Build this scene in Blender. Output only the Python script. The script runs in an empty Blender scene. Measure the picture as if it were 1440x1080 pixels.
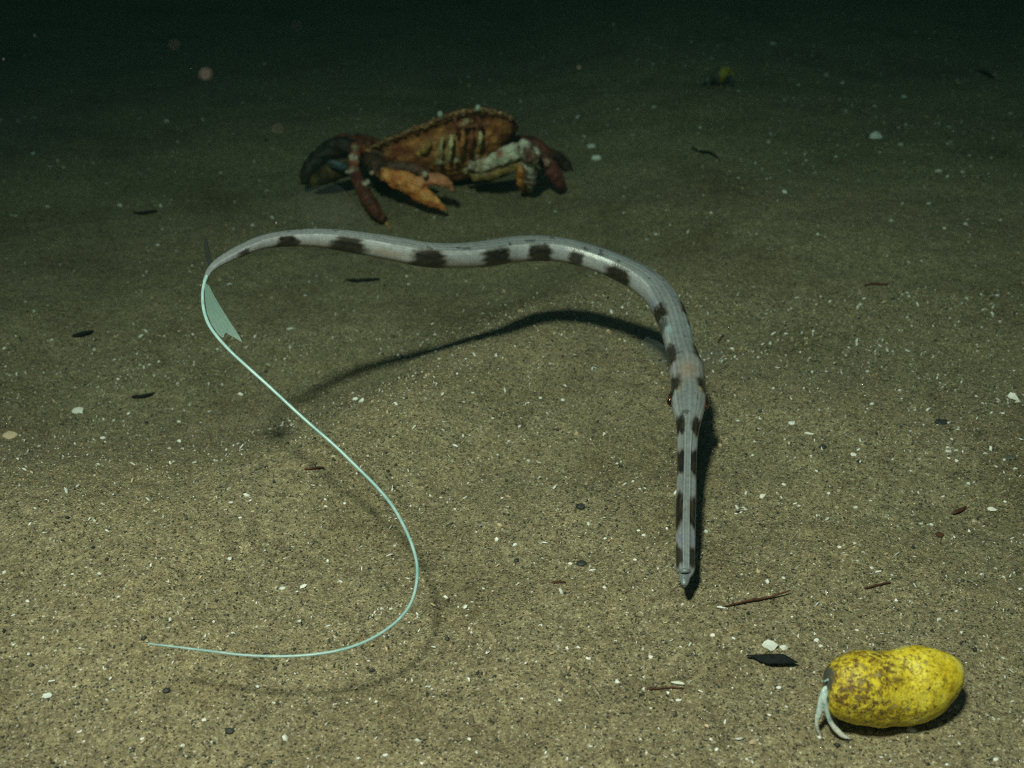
import bpy, bmesh, math, random
import numpy as np
from mathutils import Vector, Matrix, noise, kdtree

random.seed(7)
rng = np.random.default_rng(11)
scn = bpy.context.scene
col = scn.collection
R = math.radians

# ------------------------------------------------------------------ camera
CAM_H, PITCH, FPX = 0.28, 30.0, 1383.0
cam_d = bpy.data.cameras.new('camera')
cam = bpy.data.objects.new('camera', cam_d)
col.objects.link(cam)
cam.location = (0, 0, CAM_H)
cam.rotation_euler = (R(90 - PITCH), 0, 0)
cam_d.sensor_fit = 'HORIZONTAL'
cam_d.sensor_width = 36
cam_d.lens = 36 * FPX / 1440
cam_d.clip_start = 0.005
cam_d.clip_end = 200
cam_d.dof.use_dof = True
cam_d.dof.focus_distance = 0.43
cam_d.dof.aperture_fstop = 14
scn.camera = cam

# ------------------------------------------------------------------ world (very little daylight gets down here)
world = bpy.data.worlds.new('World')
scn.world = world
world.use_nodes = True
wt = world.node_tree
bg = wt.nodes['Background']
sky = wt.nodes.new('ShaderNodeTexSky')
sky.sky_type = 'NISHITA'
sky.sun_disc = False
sky.sun_elevation = R(60)
sky.sun_rotation = R(200)
wt.links.new(sky.outputs[0], bg.inputs['Color'])
bg.inputs['Strength'].default_value = 0.06

# the diver's lamp, held up over the camera to the left: the one light of this dark sea bed
LAMP = Vector((-0.14, 0.0, 0.70))
lamp_d = bpy.data.lights.new('dive_lamp', 'SPOT')
lamp = bpy.data.objects.new('dive_lamp', lamp_d)
col.objects.link(lamp)
lamp.location = LAMP
lamp.rotation_euler = (Vector((0.10, 0.46, 0.0)) - LAMP).to_track_quat('-Z', 'Y').to_euler()
lamp_d.energy = 69
lamp_d.color = (1.0, 0.815, 0.735)
lamp_d.spot_size = R(108)
lamp_d.spot_blend = 1.0
lamp_d.shadow_soft_size = 0.034

scn.view_settings.view_transform = 'Standard'
scn.view_settings.look = 'None'
scn.view_settings.gamma = 1.0
scn.view_settings.exposure = 0.0
scn.view_settings.use_curve_mapping = False
scn.cycles.max_bounces = 6
scn.cycles.volume_bounces = 1
scn.cycles.transparent_max_bounces = 12
scn.cycles.use_denoising = False
scn.cycles.filter_width = 1.15

# ------------------------------------------------------------------ places
CP, SP = math.cos(R(PITCH)), math.sin(R(PITCH))
def ray(u, v):
    a, b = (u - 720) / FPX, (v - 540) / FPX
    return Vector((a, CP - b * SP, -SP - b * CP))      # camera axis component is 1
EYE = Vector((0, 0, CAM_H))
def at_z(u, v, z):
    d = ray(u, v)
    return EYE + d * ((z - CAM_H) / d.z)
def at_y(u, v, y):
    d = ray(u, v)
    return EYE + d * (y / d.y)
def depth(p):
    return p.y * CP - (p.z - CAM_H) * SP
def px(p):                                             # metres per photo pixel at a place
    return depth(p) / FPX
def pix(p):
    d = depth(p)
    cy = p.y * SP + (p.z - CAM_H) * CP
    return 720 + FPX * p.x / d, 540 - FPX * cy / d

def sstep(a, b, x):
    t = min(1, max(0, (x - a) / (b - a)))
    return t * t * (3 - 2 * t)
def hgt(x, y):
    if abs(x) > 3 or abs(y) > 4:
        return -0.008
    n = noise.noise
    h = 0.012 * n(Vector((x * 2.1 + 3, y * 2.6, 0.4)))
    h += 0.0085 * n(Vector((x * 5.0 + y * 2.0, y * 8.5 - x * 2.5, 1.7)))
    h += 0.0030 * n(Vector((x * 17 + 1, y * 23, 4.1)))
    h += 0.0008 * n(Vector((x * 55, y * 60, 7.1)))
    if y < 1.3:
        h += 0.0010 * n(Vector((x * 105, y * 110, 2.1))) + 0.0006 * n(Vector((x * 230, y * 230, 5.1)))
    # a low crest on the left that drops away behind
    c = min(.63, max(.35, .42 + 1.2 * (x + .10)))
    w = 1 - sstep(-0.02, 0.22, x)
    wl = 1 - sstep(-0.06, 0.08, x)
    h -= w * 0.030 * sstep(c - .04, c + 0.17, y)
    h += wl * 0.010 * math.exp(-((y - c) / (.09 if y < c else .06)) ** 2)
    h -= 0.010 * math.exp(-((x - .20) / .10) ** 2 - ((y - .53) / .05) ** 2)
    h += 0.006 * math.exp(-((x - .30) / .10) ** 2 - ((y - .40) / .05) ** 2)
    h += 0.010 * sstep(0.75, 1.5, y)
    f = 1 - sstep(2.0, 3.0, max(abs(x), abs(y) * 0.8))
    return h * f - 0.008 * (1 - f)
def at_ground(u, v, lift=0.0):
    z = 0.0
    for _ in range(12):
        p = at_z(u, v, z + lift)
        z = hgt(p.x, p.y)
    return at_z(u, v, z + lift)

# ------------------------------------------------------------------ helpers
def tag(o, label=None, cat=None, group=None, kind=None):
    if label: o['label'] = label
    if cat: o['category'] = cat
    if group: o['group'] = group
    if kind: o['kind'] = kind
    return o
def empty(name, loc):
    o = bpy.data.objects.new(name, None)
    col.objects.link(o)
    o.location = loc
    o.empty_display_size = 0.02
    return o
def link(name, me, mat=None, parent=None, smooth=True):
    o = bpy.data.objects.new(name, me)
    col.objects.link(o)
    if mat: me.materials.append(mat)
    if smooth: me.polygons.foreach_set('use_smooth', [True] * len(me.polygons))
    if parent:
        o.parent = parent
        o.matrix_parent_inverse = Matrix.Translation(-parent.location)
    return o
def mesh(name, vs, fs, cols=None):
    me = bpy.data.meshes.new(name)
    me.from_pydata([tuple(v) for v in vs], [], fs)
    if cols is not None: setcol(me, cols)
    me.update()
    return me
def setcol(me, cols):
    a = me.color_attributes.new('tint', 'FLOAT_COLOR', 'POINT')
    c = np.ones((len(me.vertices), 4), np.float32)
    c[:, :3] = np.asarray(cols, np.float32)
    a.data.foreach_set('color', c.ravel())

def spline(pts, n):
    """Catmull-Rom through rows of numbers, n samples evenly spaced by the first three"""
    P = np.asarray(pts, float)
    P = np.vstack([2 * P[0] - P[1], P, 2 * P[-1] - P[-2]])
    out = []
    for i in range(1, len(P) - 2):
        for t in np.linspace(0, 1, 24, endpoint=False):
            a, b, c, d = P[i - 1], P[i], P[i + 1], P[i + 2]
            out.append(.5 * (2 * b + (c - a) * t + (2 * a - 5 * b + 4 * c - d) * t * t + (3 * b - a - 3 * c + d) * t ** 3))
    out.append(P[-2])
    out = np.array(out)
    s = np.r_[0, np.cumsum(np.linalg.norm(np.diff(out[:, :3], axis=0), axis=1))]
    q = np.linspace(0, s[-1], n)
    return np.stack([np.interp(q, s, out[:, k]) for k in range(out.shape[1])], 1), s[-1]

def tube(rows, n=24, m=12, flat=1.0, up=Vector((0, 0, 1)), cap=True):
    """rows of x,y,z,radius -> verts, faces of a tapered tube with closed ends"""
    S, L = spline(rows, n)
    vs, fs = [], []
    for i in range(n):
        p = Vector(S[i, :3])
        T = Vector(S[min(i + 1, n - 1), :3] - S[max(i - 1, 0), :3]).normalized()
        u = (up - T * up.dot(T))
        if u.length < 1e-4: u = Vector((0, 1, 0)) - T * T.y
        u.normalize()
        sd = T.cross(u)
        r = max(S[i, 3], 1e-5)
        for j in range(m):
            a = 2 * math.pi * j / m
            vs.append(p + sd * (r * math.cos(a)) + u * (r * flat * math.sin(a)))
    for i in range(n - 1):
        for j in range(m):
            k = (j + 1) % m
            fs.append((i * m + j, i * m + k, (i + 1) * m + k, (i + 1) * m + j))
    if cap:
        for e, i in ((-1, 0), (1, n - 1)):
            p = Vector(S[i, :3]); q = Vector(S[i - e, :3])
            T = (p - q).normalized()
            c = len(vs)
            vs.append(p + T * S[i, 3] * 0.7)
            for j in range(m):
                k = (j + 1) % m
                fs.append((i * m + j, i * m + k, c) if e > 0 else (i * m + k, i * m + j, c))
    return vs, fs

def ball(p, rx, ry=None, rz=None, n=8, m=12):
    ry = ry or rx; rz = rz or rx
    vs, fs = [p + Vector((0, 0, rz))], []
    for i in range(1, n):
        a = math.pi * i / n
        for j in range(m):
            b = 2 * math.pi * j / m
            vs.append(p + Vector((rx * math.sin(a) * math.cos(b), ry * math.sin(a) * math.sin(b), rz * math.cos(a))))
    vs.append(p - Vector((0, 0, rz)))
    for j in range(m):
        k = (j + 1) % m
        fs.append((0, 1 + j, 1 + k))
        for i in range(n - 2):
            b = 1 + i * m
            fs.append((b + j, b + m + j, b + m + k, b + k))
        b = 1 + (n - 2) * m
        fs.append((b + j, len(vs) - 1, b + k))
    return vs, fs

# ------------------------------------------------------------------ materials
class M:
    def __init__(s, name):
        s.m = bpy.data.materials.new(name)
        s.m.use_nodes = True
        s.t = s.m.node_tree
        s.b = s.t.nodes['Principled BSDF']
    def n(s, kind, **kw):
        nd = s.t.nodes.new('ShaderNode' + kind)
        for k, v in kw.items():
            if k in nd.inputs.keys(): nd.inputs[k].default_value = v
            else: setattr(nd, k, v)
        return nd
    def l(s, a, b): s.t.links.new(a, b)
    def ramp(s, src, stops, interp='LINEAR'):
        r = s.n('ValToRGB')
        r.color_ramp.interpolation = interp
        e = r.color_ramp.elements
        while len(e) < len(stops): e.new(0.5)
        for k, (p, c) in enumerate(stops):
            e[k].position = p
            e[k].color = (*c, 1) if len(c) == 3 else c
        s.l(src, r.inputs[0])
        return r.outputs[0]
    def mix(s, a, b, f, mode='MIX'):
        x = s.n('Mix', data_type='RGBA', blend_type=mode)
        for src, i in ((f, 0), (a, 6), (b, 7)):
            if hasattr(src, 'is_linked') or hasattr(src, 'links'): s.l(src, x.inputs[i])
            elif isinstance(src, (int, float)): x.inputs[i].default_value = src
            else: x.inputs[i].default_value = (*src, 1)
        return x.outputs[2]
    def bump(s, h, strength, dist, prev=None):
        b = s.n('Bump', Strength=strength, Distance=dist)
        s.l(h, b.inputs['Height'])
        if prev: s.l(prev, b.inputs['Normal'])
        return b.outputs[0]

def sand_material():
    a = M('sand')
    co = a.n('TexCoord').outputs['Object']
    def vor(scale, feat='F1'):
        v = a.n('TexVoronoi', feature=feat, Scale=scale); a.l(co, v.inputs['Vector']); return v
    def noi(scale, det=3.0, rough=.55):
        v = a.n('TexNoise', Scale=scale, Detail=det, Roughness=rough); a.l(co, v.inputs['Vector']); return v.outputs[0]
    g = vor(1500)
    sep = a.n('SeparateColor'); a.l(g.outputs['Color'], sep.inputs[0])
    grain = a.ramp(sep.outputs[0], [(0, (.035, .035, .024)), (.05, (.05, .05, .034)), (.09, (.20, .165, .090)), (.45, (.25, .208, .118)),
                                    (.75, (.30, .25, .145)), (.95, (.38, .33, .20)), (.985, (.5, .46, .34)), (1, (.6, .57, .46))])
    g2 = vor(620)
    sep2 = a.n('SeparateColor'); a.l(g2.outputs['Color'], sep2.inputs[0])
    spk = a.ramp(sep2.outputs[1], [(0, (1, 1, 1)), (.06, (0, 0, 0))], 'CONSTANT')
    blob = a.ramp(g2.outputs['Distance'], [(.25, (1, 1, 1)), (.45, (0, 0, 0))])
    k = a.mix(spk, blob, 1.0, 'MULTIPLY')
    c = a.mix(grain, (.035, .038, .030), k)
    fine = a.ramp(noi(420, 4, .75), [(.32, (.50, .50, .50)), (.52, (1, 1, 1)), (.72, (1.35, 1.33, 1.28))])
    c = a.mix(c, fine, 1.0, 'MULTIPLY')
    coarse = a.ramp(noi(130, 5, .8), [(.30, (.62, .61, .58)), (.5, (1, 1, 1)), (.70, (1.28, 1.26, 1.2))])
    c = a.mix(c, coarse, 1.0, 'MULTIPLY')
    mott = a.ramp(noi(9, 5, .6), [(.30, (.66, .63, .56)), (.5, (1, 1, 1)), (.72, (1.10, 1.07, 1.0))])
    c = a.mix(c, mott, 1.0, 'MULTIPLY')
    stain = a.ramp(noi(14, 4, .65), [(.60, (0, 0, 0)), (.74, (1, 1, 1))])
    sm = a.n('Math', operation='MULTIPLY'); a.l(stain, sm.inputs[0]); sm.inputs[1].default_value = .45
    c = a.mix(c, (.13, .085, .03), sm.outputs[0])
    a.l(c, a.b.inputs['Base Color'])
    a.b.inputs['Roughness'].default_value = .82
    a.b.inputs['Specular IOR Level'].default_value = .3
    n1 = a.bump(noi(330, 4, .75), .9, .0018)
    n2 = a.bump(g.outputs['Distance'], .7, .0006, n1)
    a.l(n2, a.b.inputs['Normal'])
    return a.m

def tint_material(name, rough=.5, spec=.5, bump=None, sss=0.0, mott=None, coat=0.0):
    a = M(name)
    at = a.n('VertexColor', layer_name='tint').outputs[0]
    co = a.n('TexCoord').outputs['Object']
    c = at
    if mott:
        nn = a.n('TexNoise', Scale=mott[0], Detail=5, Roughness=.65); a.l(co, nn.inputs['Vector'])
        c = a.mix(c, a.ramp(nn.outputs[0], [(.3, (mott[1],) * 3), (.7, (mott[2],) * 3)]), 1.0, 'MULTIPLY')
    a.l(c, a.b.inputs['Base Color'])
    a.b.inputs['Roughness'].default_value = rough
    a.b.inputs['Specular IOR Level'].default_value = spec
    if sss:
        a.b.inputs['Subsurface Weight'].default_value = sss
        a.b.inputs['Subsurface Radius'].default_value = (1, .9, .8)
        a.b.inputs['Subsurface Scale'].default_value = .002
    if coat: a.b.inputs['Coat Weight'].default_value = coat
    if bump:
        nn = a.n('TexNoise', Scale=bump[0], Detail=4, Roughness=.6); a.l(co, nn.inputs['Vector'])
        a.l(a.bump(nn.outputs[0], bump[1], bump[2]), a.b.inputs['Normal'])
    return a.m

def plain_material(name, c1, c2, scale, rough=.6, spec=.4, bump=.0006, rnd=0.0, metal=0):
    a = M(name)
    co = a.n('TexCoord').outputs['Object']
    nn = a.n('TexNoise', Scale=scale, Detail=5, Roughness=.65); a.l(co, nn.inputs['Vector'])
    c = a.ramp(nn.outputs[0], [(.32, c1), (.68, c2)])
    if rnd:
        oi = a.n('ObjectInfo')
        c = a.mix(c, a.ramp(oi.outputs['Random'], [(0, (1 - rnd, 1 - rnd * .9, 1 - rnd * 1.2)), (.6, (1, 1, 1)), (1, (1, 1 - .3 * rnd, 1 - .6 * rnd))]), 1.0, 'MULTIPLY')
    a.l(c, a.b.inputs['Base Color'])
    a.b.inputs['Roughness'].default_value = rough
    a.b.inputs['Specular IOR Level'].default_value = spec
    a.l(a.bump(nn.outputs[0], .5, bump), a.b.inputs['Normal'])
    return a.m

def fin_material(name, c, alpha, ray_scale, ray_amt, axis='X', transl=.3):
    a = M(name)
    co = a.n('UVMap').outputs[0]
    w = a.n('TexWave', bands_direction=axis, Scale=ray_scale, Distortion=.6, Detail=2)
    a.l(co, w.inputs['Vector'])
    al = a.n('MapRange'); a.l(w.outputs['Fac'], al.inputs[0])
    al.inputs[3].default_value = alpha * (1 - ray_amt); al.inputs[4].default_value = min(1, alpha * (1 + ray_amt))
    a.l(al.outputs[0], a.b.inputs['Alpha'])
    a.l(a.ramp(w.outputs['Fac'], [(0, tuple(k * .93 for k in c)), (1, c)]), a.b.inputs['Base Color'])
    a.b.inputs['Roughness'].default_value = .4
    a.b.inputs['Subsurface Weight'].default_value = 0
    return a.m

MAT_SAND = sand_material()
MAT_GRAIN = tint_material('sand_grain', .7, .4)
MAT_FISH = tint_material('fish_skin', .30, .55, (1100, .35, .0004), .12, (420, .78, 1.14))
MAT_FIL = plain_material('filament_skin', (.20, .38, .37), (.42, .58, .55), 120, .35, .5, .0001)
MAT_LOBE = fin_material('tail_fin_membrane', (.17, .27, .23), .60, 4, .03)
MAT_DARKFIN = fin_material('dark_fin_membrane', (.035, .04, .045), .62, 6, .3)
MAT_FIN = fin_material('clear_fin_membrane', (.20, .22, .22), .022, 9, .7)
MAT_PEC = fin_material('pectoral_membrane', (.28, .30, .30), .07, 1.5, .15)
MAT_CRAB = tint_material('crab_shell', .55, .35, (420, .6, .0014), 0, (190, .55, 1.35))
MAT_EYEBALL = plain_material('crab_eye', (.30, .38, .30), (.46, .52, .42), 500, .2, .6)
MAT_WHITE = plain_material('shell_white', (.74, .72, .66), (.88, .87, .84), 500, .35, .6, .0003, .25)
MAT_BEIGE = plain_material('shell_beige', (.42, .33, .20), (.66, .56, .40), 500, .5, .5, .0003, .3)
MAT_DARK = plain_material('dark_pebble', (.012, .014, .013), (.045, .048, .042), 700, .6, .5, .0004)
MAT_BARK = plain_material('bark_brown', (.045, .016, .008), (.12, .045, .02), 500, .7, .3, .0004)
MAT_WEED = plain_material('dead_blade', (.006, .008, .009), (.020, .022, .020), 500, .85, .12, .0012)
MAT_SNOW = plain_material('drifting_floc', (.07, .058, .05), (.12, .10, .085), 400, .9, .1, .0003)

# ------------------------------------------------------------------ sea bed
def axis_steps(a, b, step, far):
    mid = list(np.arange(a, b + step * .5, step))
    lo, hi, s = [], [], step
    while mid[0] - sum([]) and (lo[-1] if lo else a) > -far:
        s *= 1.25; lo.append((lo[-1] if lo else a) - s)
    s = step
    while (hi[-1] if hi else b) < far:
        s *= 1.25; hi.append((hi[-1] if hi else b) + s)
    return np.array(lo[::-1] + mid + hi)
xs = axis_steps(-0.60, 0.60, 0.0029, 14)
ys = axis_steps(0.12, 0.13, 0.0018, 14)
ys = ys[ys <= .13]
t_ = [ys[-1]]
while t_[-1] < 14: t_.append(t_[-1] + (.0055 * t_[-1] + .0009 if t_[-1] < 1.3 else .15 * t_[-1]))
ys = np.r_[ys[:-1], t_]
nx, ny = len(xs), len(ys)
V = np.empty((ny, nx, 3), np.float32)
for j, y in enumerate(ys):
    for i, x in enumerate(xs):
        V[j, i] = (x, y, hgt(x, y))
idx = np.arange(nx * ny).reshape(ny, nx)
F = np.stack([idx[:-1, :-1], idx[:-1, 1:], idx[1:, 1:], idx[1:, :-1]], -1).reshape(-1, 4)
me = bpy.data.meshes.new('seabed')
me.vertices.add(nx * ny); me.vertices.foreach_set('co', V.ravel())
me.loops.add(F.size); me.loops.foreach_set('vertex_index', F.ravel().astype(np.int32))
me.polygons.add(len(F))
me.polygons.foreach_set('loop_start', np.arange(0, F.size, 4, dtype=np.int32))
me.update(calc_edges=True); me.validate()
tag(link('seabed', me, MAT_SAND), kind='structure')

def bulk(name, base_v, base_f, pos, scl, tints, mat, label, cat):
    """many small lumps as one mesh: each a randomly turned, squashed copy of base"""
    n, bv = len(pos), np.asarray(base_v, np.float32)
    q = rng.normal(size=(n, 4)); q /= np.linalg.norm(q, axis=1)[:, None]
    w, x, y, z = q.T
    Rm = np.stack([1 - 2 * (y * y + z * z), 2 * (x * y - z * w), 2 * (x * z + y * w),
                   2 * (x * y + z * w), 1 - 2 * (x * x + z * z), 2 * (y * z - x * w),
                   2 * (x * z - y * w), 2 * (y * z + x * w), 1 - 2 * (x * x + y * y)], 1).reshape(n, 3, 3)
    v = bv[None] * scl[:, None, :] * rng.uniform(.75, 1.25, (n, len(bv), 1))
    v = np.einsum('nij,nkj->nki', Rm, v) + pos[:, None, :]
    f = (np.asarray(base_f)[None] + (np.arange(n) * len(bv))[:, None, None]).reshape(-1, 3)
    me = bpy.data.meshes.new(name)
    me.vertices.add(n * len(bv)); me.vertices.foreach_set('co', v.astype(np.float32).ravel())
    me.loops.add(f.size); me.loops.foreach_set('vertex_index', f.ravel().astype(np.int32))
    me.polygons.add(len(f)); me.polygons.foreach_set('loop_start', np.arange(0, f.size, 3, dtype=np.int32))
    me.update(calc_edges=True)
    setcol(me, np.repeat(tints, len(bv), 0))
    o = link(name, me, mat, smooth=False)
    tag(o, label, cat, kind='stuff')
OCT_V = [(1, 0, 0), (-1, 0, 0), (0, 1, 0), (0, -1, 0), (0, 0, 1), (0, 0, -1)]
OCT_F = [(0, 2, 4), (2, 1, 4), (1, 3, 4), (3, 0, 4), (2, 0, 5), (1, 2, 5), (3, 1, 5), (0, 3, 5)]
HX = [(math.cos(a), math.sin(a)) for a in np.arange(5) * 2 * math.pi / 5]
FLK_V = [(x, y, .5) for x, y in HX] + [(x, y, -.5) for x, y in HX]
FLK_F = [(0, 1, 2), (0, 2, 3), (0, 3, 4), (5, 7, 6), (5, 8, 7), (5, 9, 8)] + [t for k in range(5) for t in ((k, k + 5, (k + 1) % 5), ((k + 1) % 5, k + 5, (k + 1) % 5 + 5))]
def scatter(n, y0, y1, wide):
    y = rng.uniform(y0, y1, n * 2); half = wide * (y + .12)
    keep = rng.uniform(0, 1, n * 2) < half / half.max()
    y = y[keep][:n]; half = half[keep][:n]
    x = rng.uniform(-1, 1, len(y)) * half
    z = np.array([hgt(a, b) for a, b in zip(x, y)])
    return np.stack([x, y, z], 1)
pos = np.vstack([scatter(80000, .14, .62, .66), scatter(34000, .60, 1.15, .66)])
n = len(pos)
far = np.clip((pos[:, 1] - .25) / .8, 0, 1)
size = np.minimum(rng.lognormal(math.log(.00034), .36, n), .0009) * (1 + .5 * far)
kindr = rng.uniform(0, 1, n)
tn = np.empty((n, 3))
tn[:] = np.array([.275, .23, .132]) * rng.uniform(.45, 1.55, (n, 1)) * rng.uniform(.93, 1.07, (n, 3))
clump = np.array([noise.noise(Vector((a * 45, b * 45, 3))) + .6 * noise.noise(Vector((a * 130, b * 130, 8))) for a, b in pos[:, :2]])
dk = kindr < .17 + .16 * clump; tn[dk] = np.array([.035, .038, .030]) * rng.uniform(.5, 1.8, (dk.sum(), 1))
wh = kindr > .975; tn[wh] = np.array([.66, .63, .54]) * rng.uniform(.7, 1.2, (wh.sum(), 1))
rd = (kindr > .965) & (kindr <= .975); tn[rd] = (.30, .13, .05)
size[dk] *= np.minimum(rng.lognormal(.02, .3, dk.sum()), 1.5)
scl = size[:, None] * rng.uniform(.7, 1.3, (n, 3))
pos[:, 2] += size * rng.uniform(-.3, .4, n)
bulk('sand_grains', OCT_V, OCT_F, pos, scl, np.clip(tn, 0, .85), MAT_GRAIN, 'loose tan, black and pale sand grains covering the sea bed', 'sand')
pos = np.vstack([scatter(9000, .14, .62, .66), scatter(7500, .60, 1.6, .70)])
cl_ = np.array([noise.noise(Vector((a * 14, b * 14, 6))) + .5 * noise.noise(Vector((a * 45, b * 45, 2))) + .5 * a for a, b in pos[:, :2]])
pos = pos[rng.uniform(-.75, .75, len(pos)) < cl_]
n = len(pos)
size = np.minimum(rng.lognormal(math.log(.00046), .45, n), .0013) * (1 + .6 * np.clip((pos[:, 1] - .3) / .8, 0, 1))
scl = size[:, None] * np.stack([rng.uniform(.8, 1.8, n), rng.uniform(.5, 1, n), rng.uniform(.25, .5, n)], 1)
pos[:, 2] += size * .35
tn = np.array([.80, .78, .70]) * rng.uniform(.65, 1.1, (n, 1))
by = rng.uniform(0, 1, n) < .2; tn[by] = np.array([.62, .47, .28]) * rng.uniform(.7, 1.1, (by.sum(), 1))
bulk('shell_grit', FLK_V, FLK_F, pos, scl, np.clip(tn, 0, .88), MAT_GRAIN, 'fine pale shell grit strewn through the sand', 'shell grit')

# ------------------------------------------------------------------ cornetfish
# photo column, row, half width (photo px), height above the sand
FISH = [(962, 823, 3.2, .0118), (962.5, 818, 6, .0122), (963, 811, 7.6, .0128), (964, 805, 11, .0132), (964, 798, 13, .0136), (964, 775, 13.6, .015), (964, 740, 14, .018), (965, 700, 14, .021), (966, 650, 13.5, .025),
        (967, 612, 15, .029), (968, 592, 18, .031), (968, 575, 22.5, .033), (968, 560, 24.5, .0345), (967, 546, 23, .036), (966, 530, 22.5, .038),
        (963, 510, 22.5, .041), (957, 490, 20.5, .044), (952, 470, 20.5, .047), (946, 450, 21.5, .050), (937, 430, 21.5, .053), (924, 411, 21, .056),
        (905, 395, 20.5, .059), (880, 381, 19.5, .062), (845, 366, 18.5, .0655), (800, 353, 18.5, .069), (760, 349, 19.5, .071), (720, 351, 20, .072),
        (680, 357, 20, .0745), (640, 359.5, 19.3, .0775), (600, 358, 19.3, .081), (560, 351, 19, .085), (520, 344, 18, .089), (480, 338, 16.5, .093),
        (440, 334.5, 14.3, .097), (400, 336, 12.3, .100), (370, 341, 11, .102), (345, 350, 9.3, .103), (322, 361, 7.8, .103), (305, 371, 6, .102), (294, 382, 4.2, .1005), (288, 396, 3.2, .099)]
FILA = [(291, 388, 2.57, 0.1005), (287, 400, 2.42, 0.099), (285, 415, 2.42, 0.097), (286.5, 435, 2.42, 0.0945), (293, 455, 2.42, 0.091), (305, 473, 2.34, 0.0875), (325, 495, 2.34, 0.083), (350, 518, 2.34, 0.077), (380, 545, 2.34, 0.0705), (410, 573, 2.34, 0.064), (440, 600, 2.34, 0.058), (470, 626, 2.34, 0.052), (500, 655, 2.34, 0.0465), (530, 685, 2.34, 0.0415), (552, 712, 2.34, 0.038), (568, 740, 2.34, 0.0355), (580, 768, 2.34, 0.033), (586.5, 795, 2.34, 0.031), (585.5, 822, 2.34, 0.0295), (577, 850, 2.26, 0.0285), (560, 872, 2.18, 0.028), (535, 891, 2.11, 0.0275), (505, 906, 2.03, 0.027), (470, 916, 1.95, 0.027), (430, 921.5, 1.87, 0.027), (385, 923, 1.79, 0.027), (340, 921, 1.72, 0.027), (290, 915, 1.56, 0.027), (245, 909.5, 1.33, 0.027), (208, 905, 1, 0.027)]
def fish_rows(tab):
    out = []
    for u, v, hw, z in tab:
        p = at_z(u, v, z)
        out.append((*p, hw * px(p), u, v))
    return out
fish = empty('cornetfish', at_ground(960, 700))
tag(fish, 'slender white cornetfish with dark saddle blotches and long whip tail hovering over the sand', 'fish')
N, MM = 820, 56
S, LEN = spline(fish_rows(FISH), N)
C = S[:, :3]; RAD = S[:, 3]; UV = S[:, 4:6]
def s_at(u, v):
    return int(np.argmin((UV[:, 0] - u) ** 2 + (UV[:, 1] - v) ** 2))
# dark blotches: column, row, half length in photo px, dorsal half angle left pale, strength
BL = [(337, 353, 9, 62, .9), (398, 337, 16, 52, 1), (487, 340, 25, 50, 1), (599, 358, 21, 48, 1), (687, 357, 17, 50, 1), (755, 349, 16, 48, 1), (813, 357, 12, 46, .95), (877, 380, 19, 48, 1),
      (944, 446, 11, 26, 1), (949, 462, 8, 40, .8), (961, 505, 14, 30, .95), (967, 550, 11, 27, .95), (967, 606, 11, 15, 1), (966, 655, 14, 15, 1), (965, 722, 20, 15, 1), (964, 787, 12, 16, .97)]
blot = []
for u, v, h, da, st in BL:
    i = s_at(u, v)
    ppm = 1 / px(Vector(C[i]))
    # length along the body in samples
    i0 = s_at(u, v); k = 0
    dpx = np.r_[0, np.cumsum(np.linalg.norm(np.diff(UV, axis=0), axis=1))]
    blot.append((dpx[i0], h, da, st))
TINTS_AND_SHEEN = [(dpx[s_at(950, 470)], 42, 9, 16, (.30, .42, .46), .85), (dpx[s_at(968, 557)], 52, 8, 12, (.30, .25, .10), .8), (dpx[s_at(964, 520)], 25, 14, 22, (.24, .17, .20), .6),  # skin patches: ochre, pinkish, tan, bluish; neck one imitates iridescent sheen in colour
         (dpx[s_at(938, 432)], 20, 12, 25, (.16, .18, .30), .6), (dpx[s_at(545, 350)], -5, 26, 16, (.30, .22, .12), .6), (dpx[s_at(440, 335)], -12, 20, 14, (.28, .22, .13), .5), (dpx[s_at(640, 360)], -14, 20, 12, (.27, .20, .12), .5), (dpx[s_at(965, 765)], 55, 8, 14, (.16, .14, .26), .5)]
IHEAD = s_at(968, 585); ISNOUT = s_at(964, 800)
GILL = dpx[s_at(963, 513)]
vs, cols = [], []
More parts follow.
